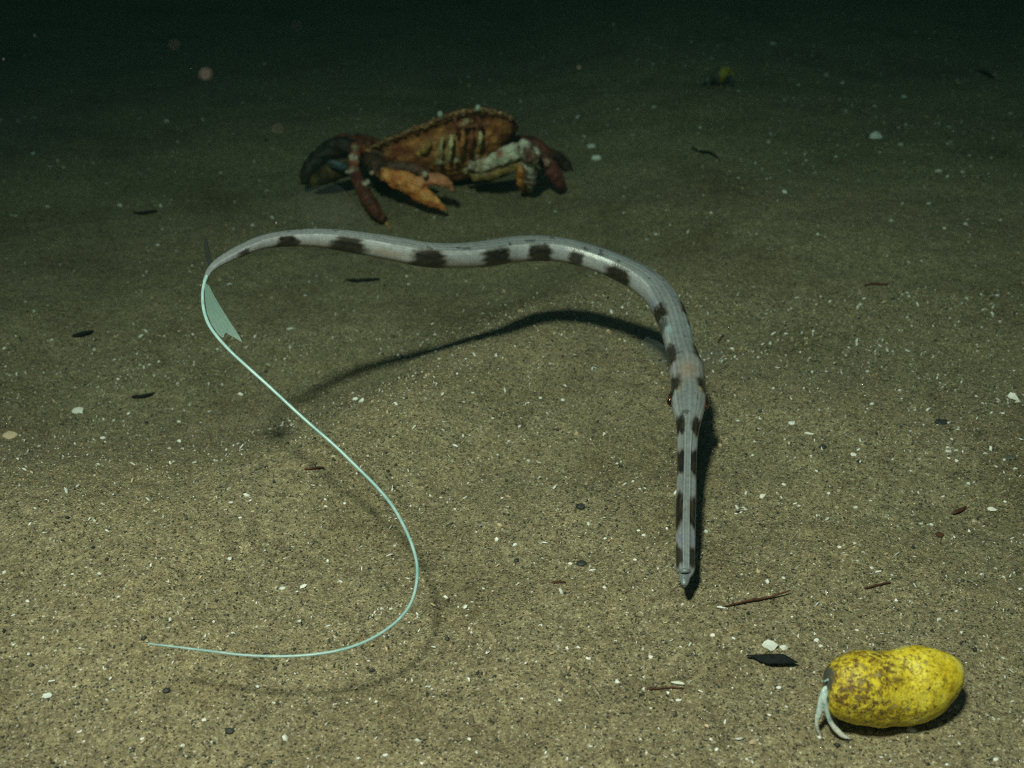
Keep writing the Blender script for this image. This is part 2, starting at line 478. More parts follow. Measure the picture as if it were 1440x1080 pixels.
for i in range(N):
    p = Vector(C[i])
    T = Vector(C[min(i + 1, N - 1)] - C[max(i - 1, 0)]).normalized()
    up = (Vector((0, 0, 1)) - T * T.z).normalized()
    sd = T.cross(up)
    r = RAD[i]
    snout = sstep(IHEAD + 10, IHEAD - 40, i)
    hr = .88 - .16 * snout
    for j in range(MM):
        a = 2 * math.pi * j / MM
        ca, sa = math.cos(a), math.sin(a)
        q = 1.0
        da = abs((math.degrees(a) - 90 + 180) % 360 - 180)
        # two keels along the top of the snout and a channel between them
        tip = sstep(0, ISNOUT + 20, i)
        q += snout * tip * (.09 * math.exp(-((da - 13) / 5) ** 2) - .03 * math.exp(-(da / 6) ** 2) - .08 * math.exp(-((da - 30) / 11) ** 2))
        gd = dpx[i] - GILL - 5 * math.cos(R(da) * 1.2)
        q += .07 * sstep(10, 60, da) * sstep(2, -3, gd) * sstep(-26, -8, gd)
        q += (1 - snout) * .018 * math.cos(R(da) * 9) * sstep(80, 40, da)
        e = .86
        cx = math.copysign(abs(ca) ** e, ca); sx = math.copysign(abs(sa) ** e, sa)
        vs.append(p + sd * (r * q * cx) + up * (r * q * hr * sx))
        # ---- colour of the skin
        el = 90 - da                                     # elevation on the flank: 90 back, -90 belly
        nz = noise.noise(Vector((i * .03, ca * 1.3, sa * 1.3 + 5)))
        nz2 = noise.noise(Vector((i * .16, ca * 4, sa * 4)))
        nz3 = noise.noise(Vector((i * .35, ca * 7, sa * 7 + 3)))
        back = np.array([.185, .20, .20]); side = np.array([.315, .325, .335]); belly = np.array([.26, .215, .17])
        t = sstep(10, 55, el)
        c = side * (1 - t) + back * t
        t = sstep(-15, -50, el)
        c = c * (1 - t) + belly * t
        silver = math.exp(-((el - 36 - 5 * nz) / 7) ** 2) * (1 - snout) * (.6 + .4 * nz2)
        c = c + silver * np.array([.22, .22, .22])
        c = c * (1 + (.20 + .12 * nz2) * math.cos(R(da) * 22 + .8 * nz) * sstep(85, 50, da) * (1 - .6 * snout))
        c = c * (1 + .12 * nz)
        if snout > .3:
            c = c * (1 - .25 * math.exp(-((da - 19) / 4) ** 2)) + .09 * math.exp(-((da - 12) / 3) ** 2)
        if IHEAD - 5 < i < IHEAD + 75:                   # warm nape
            w = math.exp(-((i - s_at(966, 533)) / 12) ** 2) * sstep(45, 15, da)
            c = c * (1 - .6 * w) + np.array([.30, .20, .13]) * .6 * w
        dd = dpx[i]
        for cu, el0, wl, we, tint, amt in TINTS_AND_SHEEN:
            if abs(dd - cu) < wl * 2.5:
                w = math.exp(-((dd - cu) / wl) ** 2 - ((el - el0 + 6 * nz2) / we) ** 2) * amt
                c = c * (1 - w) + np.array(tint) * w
        if abs(gd - 1) < 3 and da > 12: c = c * (.55 + .45 * abs(gd - 1) / 3)  # gill crease: shade in the fold darkened into the skin colour
        d = 0.0
        for bc, h, dang, st in blot:
            if abs(dd - bc) < h * 2.2:
                h = h * (.72 + .18 * snout + .30 * sstep(dang, dang + 45, da))
                e1 = (abs(dd - bc) + 5 * nz2 + 5 * nz + 1.3 * nz3) / h
                k = sstep(1.36, .70, e1) * sstep(dang - 9 + 5 * snout, dang + 9 - 4 * snout, da + (11 * nz + 7 * nz2 + 2 * nz3) * (1 - .75 * snout)) * st
                d = max(d, k)
        rim = math.exp(-((d - .35) / .22) ** 2) * .45 if 0.02 < d < .95 else 0
        c = c * (1 - rim) + np.array([.22, .16, .09]) * rim
        c = c * (1 - d) + np.array([.024, .019, .013]) * (1 + .9 * nz2 + .5 * nz) * d
        # thin dark marks strewn on the back
        if (1 - snout) > .5 and noise.noise(Vector((i * .12, ca * 3 + 9, sa * 3))) > .52 and da < 50:
            c = c * .45
        if i < ISNOUT * .5:
            c = c * .6 + np.array([.10, .12, .14]) * .4
        cols.append(np.clip(c, .01, .85))
fs = []
for i in range(N - 1):
    for j in range(MM):
        k = (j + 1) % MM
        fs.append((i * MM + j, i * MM + k, (i + 1) * MM + k, (i + 1) * MM + j))
for i in (0, N - 1):
    vs.append(Vector(C[i])); cols.append(cols[i * MM])
    for j in range(MM):
        k = (j + 1) % MM
        fs.append((i * MM + k, i * MM + j, len(vs) - 1) if i == 0 else (i * MM + j, i * MM + k, len(vs) - 1))
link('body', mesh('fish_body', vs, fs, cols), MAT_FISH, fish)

# lower jaw that juts past the mouth, and the lip above it
def jaw(name, rows, c, flat=.6):
    v, f = tube([(*at_z(u, w, z), r * px(at_z(u, w, z))) for u, w, r, z in rows], 16, 14, flat)
    o = link(name, mesh(name, v, f, [c] * len(v)), MAT_FISH, fish)
    return o
jaw('lower_jaw', [(964, 790, 9, .0115), (963, 806, 8, .0105), (963, 817, 6.5, .0105), (962.5, 824, 3.5, .011)], (.15, .17, .19), .7)
vl = [(951, 797, 1.5, .0115), (954, 804, 2.6, .0125), (963, 802, 3.4, .0165), (973, 804, 2.6, .0125), (977, 796, 1.5, .0115)]
jaw('upper_lip', vl, (.17, .20, .21), 1)

v, f = tube([r[:4] for r in fish_rows(FILA)], 420, 10, 1.0)
link('tail_filament', mesh('filament', v, f), MAT_FIL, fish)

def fin(name, pts, uvs, mat, thick=.0002):
    """flat membrane with a little body; pts run round the outline (world), uvs alongside"""
    bm = bmesh.new()
    uvl = bm.loops.layers.uv.new('UVMap')
    nrm = (pts[len(pts) // 3] - pts[0]).cross(pts[2 * len(pts) // 3] - pts[0]).normalized() * thick
    a = [bm.verts.new(p + nrm) for p in pts]; b = [bm.verts.new(p - nrm) for p in pts]
    fa = bm.faces.new(a); fb = bm.faces.new(b[::-1])
    for lp, q in zip(fa.loops, uvs): lp[uvl].uv = q
    for lp, q in zip(fb.loops, uvs[::-1]): lp[uvl].uv = q
    for k in range(len(pts)):
        k2 = (k + 1) % len(pts)
        q = bm.faces.new((a[k2], a[k], b[k], b[k2]))
        for lp, w in zip(q.loops, (uvs[k2], uvs[k], uvs[k], uvs[k2])): lp[uvl].uv = w
    bmesh.ops.triangulate(bm, faces=[fa, fb])
    me = bpy.data.meshes.new(name); bm.to_mesh(me); bm.free()
    return link(name, me, mat, fish, smooth=False)
def fin_px(name, outline, yfun, mat, rot=0):
    pts = [at_y(u, v, yfun(u, v)) for u, v in outline]
    cu = sum(u for u, v in outline) / len(outline); cv = sum(v for u, v in outline) / len(outline)
    c, s = math.cos(R(rot)), math.sin(R(rot))
    uvs = [(((u - cu) * c + (v - cv) * s) / 60, (-(u - cu) * s + (v - cv) * c) / 60) for u, v in outline]
    return fin(name, pts, uvs, mat)
yb = at_z(288, 396, .099).y
fil_v = [(q[1], at_z(q[0], q[1], q[3]).y) for q in FILA[:9]]
def fily(v): return float(np.interp(v, [a for a, b in fil_v], [b for a, b in fil_v]))
fin_px('tail_fin_lobe', [(288, 398), (288.5, 420), (291, 440), (297, 456), (305, 468), (312, 475), (315, 474.5), (315.5, 470), (319, 468), (320.5, 470), (326, 473), (333, 477), (341, 482),
                         (336, 472), (327, 458), (318, 444), (309, 430), (300, 414), (294, 402)],
       lambda u, v: fily(v), MAT_LOBE, -28)
fin_px('tail_fin_lobe', [(297, 380), (291, 368), (287, 352), (287, 338), (290, 332), (292, 345), (296, 360), (301, 373)], lambda u, v: yb + .02, MAT_DARKFIN, 70)
yd = at_z(480, 338, .093).y
fin_px('dorsal_fin', [(546, 339), (530, 322), (510, 300), (492, 278), (480, 262), (466, 258), (440, 262), (418, 272), (420, 286), (428, 302), (440, 326), (480, 332)], lambda u, v: yd + .004 * (340 - v) / 60, MAT_FIN, -27)
fin_px('anal_fin', [(540, 352), (520, 366), (500, 378), (478, 388), (455, 395), (430, 398), (412, 394), (414, 380), (424, 362), (436, 342), (480, 344)], lambda u, v: yd - .002, MAT_FIN, 30)
yp = at_z(957, 497, .042).y
fin_px('pectoral_fin', [(942, 492), (926, 480), (908, 474), (902, 482), (906, 496), (918, 508), (938, 514)], lambda u, v: yp + .002 * (942 - u) / 30, MAT_PEC, 90)
fin_px('pectoral_fin', [(978, 498), (992, 490), (1010, 487), (1019, 497), (1016, 512), (1002, 520), (982, 518)], lambda u, v: yp + .002 * (u - 980) / 30, MAT_PEC, 90)

def eye_material():
    a = M('fish_eye')
    co = a.n('TexCoord').outputs['Object']
    nn = a.n('TexNoise', Scale=900, Detail=3); a.l(co, nn.inputs['Vector'])
    a.l(a.ramp(nn.outputs[0], [(.40, (.012, .010, .010)), (.56, (.05, .02, .012)), (.64, (.16, .05, .02))]), a.b.inputs['Base Color'])
    a.b.inputs['Roughness'].default_value = .12
    return a.m
MAT_FEYE = eye_material()
MAT_BLACK = plain_material('pupil_black', (.004, .004, .004), (.008, .008, .008), 300, .1, .6, .00001)
MAT_ORANGE = plain_material('iris_orange', (.14, .035, .012), (.42, .13, .04), 900, .25, .6, .0001)
for u, v, sx in ((948, 562, -1), (988, 566, 1)):
    p = at_z(u, v, .0335)
    r = 12 * px(p)
    vv, ff = ball(p, r * .8, r * 1.15, r)
    eo = link('eye', mesh('eye', vv, ff), MAT_FEYE, fish)
    q = p + Vector((sx * r * .58, -r * .66, r * .10)) if sx < 0 else p + Vector((r * .30, -r * .0, r * .0))
    vv, ff = ball(q, r * .36, r * .30, r * .42)
    po = link('pupil', mesh('pupil', vv, ff), MAT_BLACK); po.parent = eo; po.matrix_parent_inverse = eo.matrix_world.inverted() if False else Matrix.Identity(4)
    po.matrix_parent_inverse = (Matrix.Translation(fish.location) @ eo.matrix_parent_inverse).inverted()
    rows = []
    for k in range(15):
        a = 2 * math.pi * k / 14
        rows.append((*(q + Vector((sx * r * .10, -r * .08, r * .06)) + Vector((math.cos(a) * r * .30 * .8, math.cos(a) * r * .3 * .6 * sx, math.sin(a) * r * .46))), r * (.09 if k in (2, 3, 9, 10) else .03)))
    vv, ff = tube(rows, 42, 6)
    io = link('iris', mesh('iris', vv, ff), MAT_ORANGE); io.parent = eo
    io.matrix_parent_inverse = po.matrix_parent_inverse

# ------------------------------------------------------------------ crab
CRO = at_ground(625, 262)
def CPt(u, v, dy): return at_y(u, v, CRO.y + dy)
crab = empty('rock_crab', CRO)
tag(crab, 'reddish brown crab rearing up with an orange claw on the dim sand behind the fish', 'crab')
def foot(u, v): return at_ground(u, v).y - CRO.y
class Lump:
    def __init__(s): s.v, s.f, s.c = [], [], []
    def add(s, vf, c):
        v, f = vf; b = len(s.v)
        s.v += v; s.f += [tuple(i + b for i in q) for q in f]
        s.c += [c(p) if callable(c) else np.array(c) for p in v]
    def limb(s, rows, c, flat=1.0, n=18, up=Vector((0, -1, 0))):
        pts = []
        for u, v, dy, r in rows:
            p = CPt(u, v, dy); pts.append((*p, r * px(p)))
        s.add(tube(pts, n, 12, flat, up), c)
    def knob(s, u, v, dy, r, c):
        p = CPt(u, v, dy); s.add(ball(p, r * px(p)), c)
    def fuse(s, name, voxel, rough):
        """weld all the lumps into one continuous skin and carry the colours over"""
        me = mesh(name + '_src', s.v, s.f)
        o = bpy.data.objects.new(name + '_src', me); col.objects.link(o)
        md = o.modifiers.new('weld', 'REMESH'); md.mode = 'VOXEL'; md.voxel_size = voxel
        dg = bpy.context.evaluated_depsgraph_get()
        out = bpy.data.meshes.new_from_object(o.evaluated_get(dg))
        bpy.data.objects.remove(o); bpy.data.meshes.remove(me)
        out.name = name
        kd = kdtree.KDTree(len(s.v))
        for i, p in enumerate(s.v): kd.insert(p, i)
        kd.balance()
        cc = []
        nv = len(out.vertices)
        co = np.empty(nv * 3, np.float32); out.vertices.foreach_get('co', co); co = co.reshape(-1, 3)
        nr = np.empty(nv * 3, np.float32); out.vertex_normals.foreach_get('vector', nr); nr = nr.reshape(-1, 3)
        for q in range(nv):
            vc = Vector(co[q])
            near = kd.find_n(vc, 3)
            w = [1 / (d + 1e-4) for _, _, d in near]
            cc.append(sum(np.asarray(s.c[i]) * ww for (_, i, _), ww in zip(near, w)) / sum(w))
            co[q] += nr[q] * (noise.noise(vc * 170) * rough + noise.noise(vc * 420) * rough * .6)
        out.vertices.foreach_set('co', co.ravel()); out.update()
        setcol(out, np.clip(np.array(cc), .005, .85))
        return out
def mott(c1, c2, sc=140, bias=0.0):
    c1, c2 = np.array(c1), np.array(c2)
    def f(p):
        t = sstep(-.25, .25, noise.noise(p * sc) + bias)
        return c1 * (1 - t) + c2 * t
    return f
RED, DRED = mott((.15, .034, .016), (.28, .085, .034)), mott((.07, .020, .013), (.17, .045, .022))
ORG = mott((.60, .17, .04), (.76, .33, .10), 130)
BRN = mott((.22, .05, .018), (.46, .18, .05), 170)
DBR = mott((.028, .018, .012), (.07, .034, .018))
PALE = mott((.66, .62, .48), (.34, .14, .07), 150, -.16)
MOTT = mott((.62, .58, .48), (.12, .045, .028), 190, .06)
CREAM = mott((.66, .56, .32), (.46, .32, .13), 200)
WHT = mott((.55, .50, .40), (.30, .2, .12), 700)
L = Lump()
# carapace and front of the body: sections across its width, closed front to back
TOPV = [(498, 223), (512, 213), (530, 203), (555, 193), (580, 183), (605, 173), (625, 165), (645, 159), (665, 155), (685, 155), (705, 159), (720, 166), (728, 176)]
BOTV = [(498, 229), (512, 236), (530, 243), (555, 249), (580, 252), (605, 254), (625, 256), (645, 255), (665, 250), (685, 238), (705, 218), (720, 196), (728, 180)]
sec = [(-.046, 1.0), (-.038, .92), (-.0355, .80), (-.037, .60), (-.036, .40), (-.029, .20), (-.012, .03), (.012, .0), (.036, .10), (.050, .32), (.048, .58), (.030, .84), (.0, 1.0), (-.028, 1.05)]
bv, bf, bc = [], [], []
NS = 60
for i in range(NS + 1):
    u = 498 + (728 - 498) * (.5 - .5 * math.cos(math.pi * i / NS))
    vt = np.interp(u, [a for a, b in TOPV], [b for a, b in TOPV]); vb = np.interp(u, [a for a, b in BOTV], [b for a, b in BOTV])
    w = math.sqrt(max(0, 1 - ((u - 613) / 116) ** 2)) ** .7
    for dy, t in sec:
        tooth = 1.0
        if t >= 1.0 and dy < -.03: tooth = 1 + .0
        p = CPt(u, vb + (vt - vb) * t, dy * w * (.9 if dy < 0 else 1))
        bv.append(p)
ns = len(sec)
for i in range(NS):
    for j in range(ns):
        k = (j + 1) % ns
        bf.append((i * ns + j, i * ns + k, (i + 1) * ns + k, (i + 1) * ns + j))
bf.append(tuple(range(ns))[::-1]); bf.append(tuple(NS * ns + j for j in range(ns)))
def bodycol(p):
    u, v = pix(p)
    c = BRN(p)
    if p.y > CRO.y - .010: c = RED(p)
    t = sstep(560, 525, u); c = c * (1 - t) + DBR(p) * t  # left end of the face darkened, shade painted into the shell colour
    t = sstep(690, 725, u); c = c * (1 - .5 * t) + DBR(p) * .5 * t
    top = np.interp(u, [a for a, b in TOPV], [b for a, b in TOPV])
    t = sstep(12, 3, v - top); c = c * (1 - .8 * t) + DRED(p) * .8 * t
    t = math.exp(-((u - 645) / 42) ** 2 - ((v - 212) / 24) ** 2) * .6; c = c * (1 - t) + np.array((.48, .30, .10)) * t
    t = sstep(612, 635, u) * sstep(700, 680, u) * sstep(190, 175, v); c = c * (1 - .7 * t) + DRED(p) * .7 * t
    return c
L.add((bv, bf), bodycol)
# toothed front margin
for k in range(17):
    u = 506 + k * 13.2 + random.uniform(-2, 2)
    v = np.interp(u, [a for a, b in TOPV], [b for a, b in TOPV])
    w = math.sqrt(max(0, 1 - ((u - 613) / 116) ** 2)) ** .7
    tz = random.uniform(.35, 1.1)
    L.limb([(u, v + 3, -.036 * w, 4.2), (u + (1.5 if u > 613 else -1.5), v - .5, -.042 * w, 2.6 * tz), (u + (2.4 if u > 613 else -2.4), v - 1.5 - 3.5 * tz, -.045 * w, 1.0)], mott((.20, .06, .025), (.55, .34, .16), 500), 1, 6)
# mouthparts: pale upright plates with dark gaps
for (a, b, c, d, r, cc) in [((622, 192), (620, 205), (621, 222), -.041, 3.2, CREAM), ((636, 190), (634, 206), (630, 226), -.043, 4.0, CREAM), ((651, 184), (650, 200), (647, 222), -.044, 4.2, BRN),
                            ((664, 182), (662, 198), (658, 220), -.043, 3.6, RED), ((676, 186), (675, 197), (672, 210), -.041, 3.2, CREAM), ((605, 200), (600, 208), (594, 216), -.038, 5.0, mott((.42, .27, .08), (.36, .2, .06))),
                            ((648, 176), (656, 171), (664, 170), -.046, 4.0, mott((.34, .16, .07), (.5, .34, .2), 400)), ((640, 168), (644, 180), (642, 190), -.045, 3.2, RED), ((672, 165), (676, 174), (674, 184), -.044, 3.4, RED)]:
    L.limb([(a[0], a[1], d, r * .7), (b[0], b[1], d - .002, r), (c[0], c[1], d + .004, r * .6)], cc, 1, 8)
for u, v in ((620, 229), (642, 226), (655, 240), (668, 236)): L.knob(u, v, -.036, 4.5, mott((.45, .38, .24), (.3, .2, .09), 300))
# the orange claw held low in front, its arm and the leg beside it
L.limb([(520, 224, -.030, 13), (532, 236, -.045, 15), (545, 246, -.058, 11)], DBR)
L.limb([(528, 240, -.05, 9), (560, 236, -.052, 9), (590, 240, -.05, 7), (606, 247, -.052, 5)], mott((.10, .05, .03), (.16, .08, .045)), .9)
L.limb([(538, 246, -.060, 8), (552, 250, -.064, 12.5), (574, 258, -.068, 15.5), (592, 266, -.070, 16)], ORG, .75)
L.limb([(588, 270, -.070, 14), (602, 279, -.073, 10.5), (616, 288, -.074, 6.5), (629, 298, -.074, 1.6)], ORG, .75)
L.limb([(592, 255, -.070, 8), (606, 252, -.072, 8.5), (620, 253, -.073, 8.5), (631, 259, -.073, 6.5), (637, 268, -.073, 2.5)], mott((.55, .19, .09), (.62, .25, .13), 200), .8)
for u, v, d, r in ((597, 245, -.081, 4), (523, 243, -.062, 3.6), (517, 255, -.064, 4), (500, 207, -.035, 3.2), (494, 221, -.040, 3.6), (501, 222, -.042, 3.4), (497, 241, -.052, 3.6), (488, 242, -.050, 3)): L.knob(u, v, d, r, WHT)
L.limb([(512, 212, -.018, 9), (501, 208, -.028, 8), (498, 222, -.036, 8), (498, 238, -.046, 8.5)], RED)
L.limb([(498, 240, -.050, 8.5), (508, 264, -.064, 9), (522, 288, -.080, 10), (533, 303, -.090, 8), (541, 313, foot(541, 313) + .008, 5.5)], DRED)
L.limb([(540, 311, foot(541, 313) + .008, 5), (546, 319, foot(546, 319) + .002, 3.5), (550, 326, foot(550, 326) - .003, 1.2)], mott((.42, .25, .1), (.3, .12, .05)))
# the folded dark limb at the far left
L.limb([(508, 214, .0, 12), (478, 206, .004, 14), (450, 222, .002, 13), (432, 244, -.006, 11), (428, 258, -.010, 5)], mott((.010, .010, .007), (.030, .020, .011)))
L.limb([(500, 232, -.015, 12), (474, 238, -.020, 14), (452, 250, -.022, 12), (440, 258, -.022, 7)], (lambda p: np.array((.11, .072, .022)) * (.35 + .65 * sstep(-.2, .5, math.sin((p.x * .8 + p.z * .5) * 2600)))))
L.limb([(462, 228, -.034, 5), (474, 232, -.036, 7), (486, 236, -.035, 5)], (.06, .085, .10), .7)
# pale mottled arm on the right, its hanging claw and the leg behind
L.knob(664, 232, -.040, 7, WHT)
L.limb([(670, 236, -.036, 9), (690, 228, -.040, 10), (712, 218, -.044, 12.5), (730, 210, -.046, 12)], PALE, .9)
L.limb([(664, 246, -.030, 9), (690, 243, -.034, 10), (714, 234, -.038, 9), (730, 226, -.040, 7)], mott((.36, .26, .08), (.26, .15, .05), 150), .9)
L.limb([(730, 204, -.046, 9), (742, 210, -.050, 13), (750, 224, -.054, 13)], MOTT)
L.limb([(742, 222, -.046, 11), (745, 236, -.042, 10), (747, 250, -.036, 8), (747, 262, -.030, 5), (746, 272, foot(746, 272) - .002, 1.6)], MOTT)
L.limb([(735, 230, -.042, 6), (732, 246, -.036, 6), (732, 258, -.030, 5), (735, 270, foot(735, 270) - .002, 1.6)], ORG)
L.limb([(738, 244, -.038, 6), (740, 258, -.030, 5), (742, 269, foot(742, 269) - .002, 1.6)], RED)
L.limb([(735, 205, -.020, 8), (755, 205, -.022, 10), (767, 222, -.026, 11)], DRED)
L.limb([(766, 222, -.026, 9), (771, 230, -.028, 10.5), (780, 245, -.026, 11), (787, 258, -.022, 8), (792, 268, foot(792, 268) - .002, 2)], mott((.14, .035, .035), (.20, .06, .05), 200))
L.knob(769, 229, -.036, 5, mott((.4, .25, .18), (.25, .1, .08), 400))
L.limb([(760, 212, .03, 8), (785, 222, .035, 8), (800, 238, .035, 6), (806, 247, .034, 2)], DBR)
# legs behind the body
for u0, u1, u2, dy in ((700, 742, 768, .045), (684, 720, 742, .075), (520, 478, 452, .045), (535, 500, 474, .075)):
    L.limb([(u0, 206, dy * .6, 9), (u1, 198, dy, 9), ((u1 + u2) / 2, 218, dy * 1.15, 8), (u2, 248 - 260 * dy, dy * 1.2, 2.5)], DRED)
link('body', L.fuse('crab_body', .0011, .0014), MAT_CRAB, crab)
for u, v in ((619, 161), (672, 152)):
    p = CPt(u, v, -.040)
    vv, ff = ball(p, 4.2 * px(p), 4 * px(p), 5.0 * px(p))
    eo = link('eye', mesh('crab_eye', vv, ff), MAT_EYEBALL, crab)

# ------------------------------------------------------------------ hermit crabs
def yellow_material():
    a = M('yellow_crust')
    co = a.n('TexCoord').outputs['Object']
    def noi(s, d=5, r=.65):
        x = a.n('TexNoise', Scale=s, Detail=d, Roughness=r); a.l(co, x.inputs['Vector']); return x.outputs[0]
    base = a.ramp(noi(110), [(.30, (.32, .22, .010)), (.46, (.70, .52, .016)), (.62, (.80, .66, .07)), (.78, (.68, .62, .30))])
    at = a.n('VertexColor', layer_name='tint').outputs[0]
    sp = a.n('SeparateColor'); a.l(at, sp.inputs[0])
    m = a.n('Math', operation='ADD'); a.l(noi(520, 6, .8), m.inputs[0]); a.l(sp.outputs[0], m.inputs[1])
    spot = a.ramp(m.outputs[0], [(.55, (0, 0, 0)), (.70, (1, 1, 1))])
    c = a.mix(base, (.10, .050, .008), spot)
    hi = a.ramp(noi(260, 5, .75), [(.60, (0, 0, 0)), (.72, (1, 1, 1))])
    hm = a.n('Math', operation='MULTIPLY'); a.l(hi, hm.inputs[0]); hm.inputs[1].default_value = .6
    c = a.mix(c, (.80, .72, .38), hm.outputs[0])
    c = a.mix(c, a.ramp(noi(900, 4, .7), [(.35, (.78, .78, .78)), (.65, (1.2, 1.2, 1.2))]), 1.0, 'MULTIPLY')
    m2 = a.n('Math', operation='ADD'); a.l(noi(150, 4, .7), m2.inputs[0]); a.l(sp.outputs[1], m2.inputs[1])
    gr = a.ramp(m2.outputs[0], [(.66, (0, 0, 0)), (.8, (1, 1, 1))])
    c = a.mix(c, (.075, .075, .055), gr)
    a.l(c, a.b.inputs['Base Color'])
    a.b.inputs['Roughness'].default_value = .62
    n1 = a.bump(noi(420, 4, .7), .7, .0007)
    n2 = a.bump(spot, -.4, .0004, n1)
    a.l(n2, a.b.inputs['Normal'])
    return a.m
MAT_YEL = yellow_material()
MAT_HLEG = tint_material('hermit_leg', .35, .5, (900, .3, .0003), .15)
HO = at_ground(1258, 1012)
def HP(u, v, dy): return at_y(u, v, HO.y + dy)
def HL(u, v, dy): return at_y(u, v, HO.y + dy * .48)
herm = empty('hermit_crab', HO)
tag(herm, 'hermit crab with pale legs carrying a lumpy yellow brown-speckled shell', 'hermit crab')
prof = [(1160, 970, 9), (1163, 970, 24), (1169, 970, 34), (1180, 969, 42.5), (1195, 968, 48), (1215, 968, 51.5), (1238, 969, 52.5), (1255, 968, 51), (1275, 966, 52.5), (1297, 963, 51), (1315, 960, 45), (1330, 955, 36), (1342, 951, 26), (1350, 947, 15), (1354, 945, 4)]
PR, _ = spline([(a, b, 0, c) for a, b, c in prof], 90)
vs, fs, cl = [], [], []
mm = 64
for i in range(90):
    u, v, _, r = PR[i]
    dy = -.0035 + .008 * (u - 1160) / 190
    c0 = HP(u, v, dy); k = px(c0)
    for j in range(mm):
        a = 2 * math.pi * j / mm
        dx, dz = math.cos(a), math.sin(a)
        q = 1.0
        # the groove between the body whorl and the spire runs aslant over the top
        g = u - (1252 + 26 * dx)
        q -= .05 * math.exp(-(g / 9) ** 2) * sstep(-.5, .5, dz)
        q += .035 * math.exp(-((u - 1292) / 26) ** 2) * sstep(.2, .9, dz)
        P = Vector((u * .02, dx * .9, dz * .9))
        q += .050 * noise.noise(P * 1.1 + Vector((4, 0, 0))) + .028 * noise.noise(P * 3.1) + .014 * noise.noise(P * 7.3) + .006 * noise.noise(P * 17)
        p = c0 + Vector((0, -dx * r * k * .92 * q, dz * r * k * q / .80 * .86))
        vs.append(p)
        brown = .055 * sstep(-.9, 0, dz) + .115 * sstep(1335, 1200, u) * sstep(-.4, .5, dz + .35 * dx) - .03 + .05 * noise.noise(P * 1.7)
        grey = .30 * sstep(1171, 1161, u) + .12 * sstep(1205, 1168, u) * sstep(.3, .9, dz) - .05 + .10 * sstep(-.55, -.9, dz)  # lip is grey itself; the underside term paints shade into the tint
        cl.append((max(0, brown), max(0, grey), 0))
for i in range(89):
    for j in range(mm):
        k = (j + 1) % mm
        fs.append((i * mm + k, i * mm + j, (i + 1) * mm + j, (i + 1) * mm + k))
fs.append(tuple(range(mm))); fs.append(tuple(89 * mm + j for j in range(mm))[::-1])
link('shell', mesh('hermit_shell', vs, fs, cl), MAT_YEL, herm)
H = Lump()
def hlimb(rows, c, n=14):
    pts = []
    for u, v, dy, r in rows:
        p = HL(u, v, dy); pts.append((*p, r * px(p)))
    H.add(tube(pts, n, 10, .8), c)
PB = mott((.30, .42, .42), (.55, .64, .60), 500); PW = mott((.80, .82, .76), (.70, .70, .60), 500); GY = mott((.10, .12, .11), (.17, .19, .17), 400)
hlimb([(1182, 950, .012, 9), (1171, 960, .006, 9), (1165, 974, .0, 9), (1167, 990, -.004, 8)], GY)
hlimb([(1163, 966, -.008, 4), (1158, 972, -.011, 4), (1154, 984, -.013, 3.6), (1152, 1000, -.015, 4.4), (1150, 1008, -.0155, 4.2)], PB)
hlimb([(1150, 1006, -.0155, 4), (1148.5, 1018, -.016, 3.6), (1151, 1029, -.016, 2.8), (1156, 1037, -.016, 1.3)], PW)
hlimb([(1164, 972, -.010, 4), (1160, 980, -.014, 4), (1163, 1000, -.017, 4), (1168, 1016, -.019, 4.5)], PB)
hlimb([(1168, 1015, -.019, 4.3), (1175, 1025, -.020, 5), (1185, 1034, -.021, 4), (1195, 1039, -.021, 1.5)], PW)
hlimb([(1170, 985, -.004, 5), (1168, 1000, -.005, 4), (1178, 1018, -.006, 3), (1186, 1026, -.006, 1.4)], GY)
hlimb([(1166, 955, -.006, 2.2), (1158, 958, -.010, 1.6), (1152, 952, -.012, .8)], PB)
link('body', H.fuse('hermit_body', .00045, .00012), MAT_HLEG, herm)

# the far hermit, dim near the top of the view
FO = at_ground(1010, 122)
fh = empty('hermit_crab', FO)
tag(fh, 'small dim hermit crab with a yellowish shell far off near the top of the view', 'hermit crab')
k = px(FO)
vs, fs = tube([(*at_y(*q, FO.y + d), r * k) for q, d, r in (((1001, 112), 0, 5), ((1008, 108), .004, 10), ((1017, 104), .006, 11), ((1025, 104), .006, 7), ((1030, 110), .004, 2))], 24, 20)
fc = [np.array((.14, .34 if pix(p)[0] < 1013 else .16, 0)) for p in vs]
vs = [p + Vector((noise.noise(p * 90), noise.noise(p * 90 + Vector((5, 0, 0))), noise.noise(p * 90 + Vector((0, 5, 0))))) * k * 3 for p in vs]
link('shell', mesh('far_shell', vs, fs, fc), MAT_YEL, fh)
H = Lump()
for rows in ([(1003, 112, -.004, 5), (998, 108, -.008, 5), (992, 114, -.010, 4)], [(999, 112, -.008, 3), (996, 118, -.014, 3), (1000, 126, -.016, 1.5)], [(994, 110, -.006, 3), (988, 114, -.010, 3), (986, 122, -.012, 1.4)],
             [(1024, 106, -.004, 2.6), (1029, 112, -.010, 2.6), (1028, 118, -.012, 1.2)]):
    H.add(tube([(*at_y(u, v, FO.y + d), r * k) for u, v, d, r in rows], 12, 8), mott((.05, .06, .05), (.10, .10, .07), 200))
link('body', H.fuse('far_hermit_body', .0012, .0003), MAT_HLEG, fh)

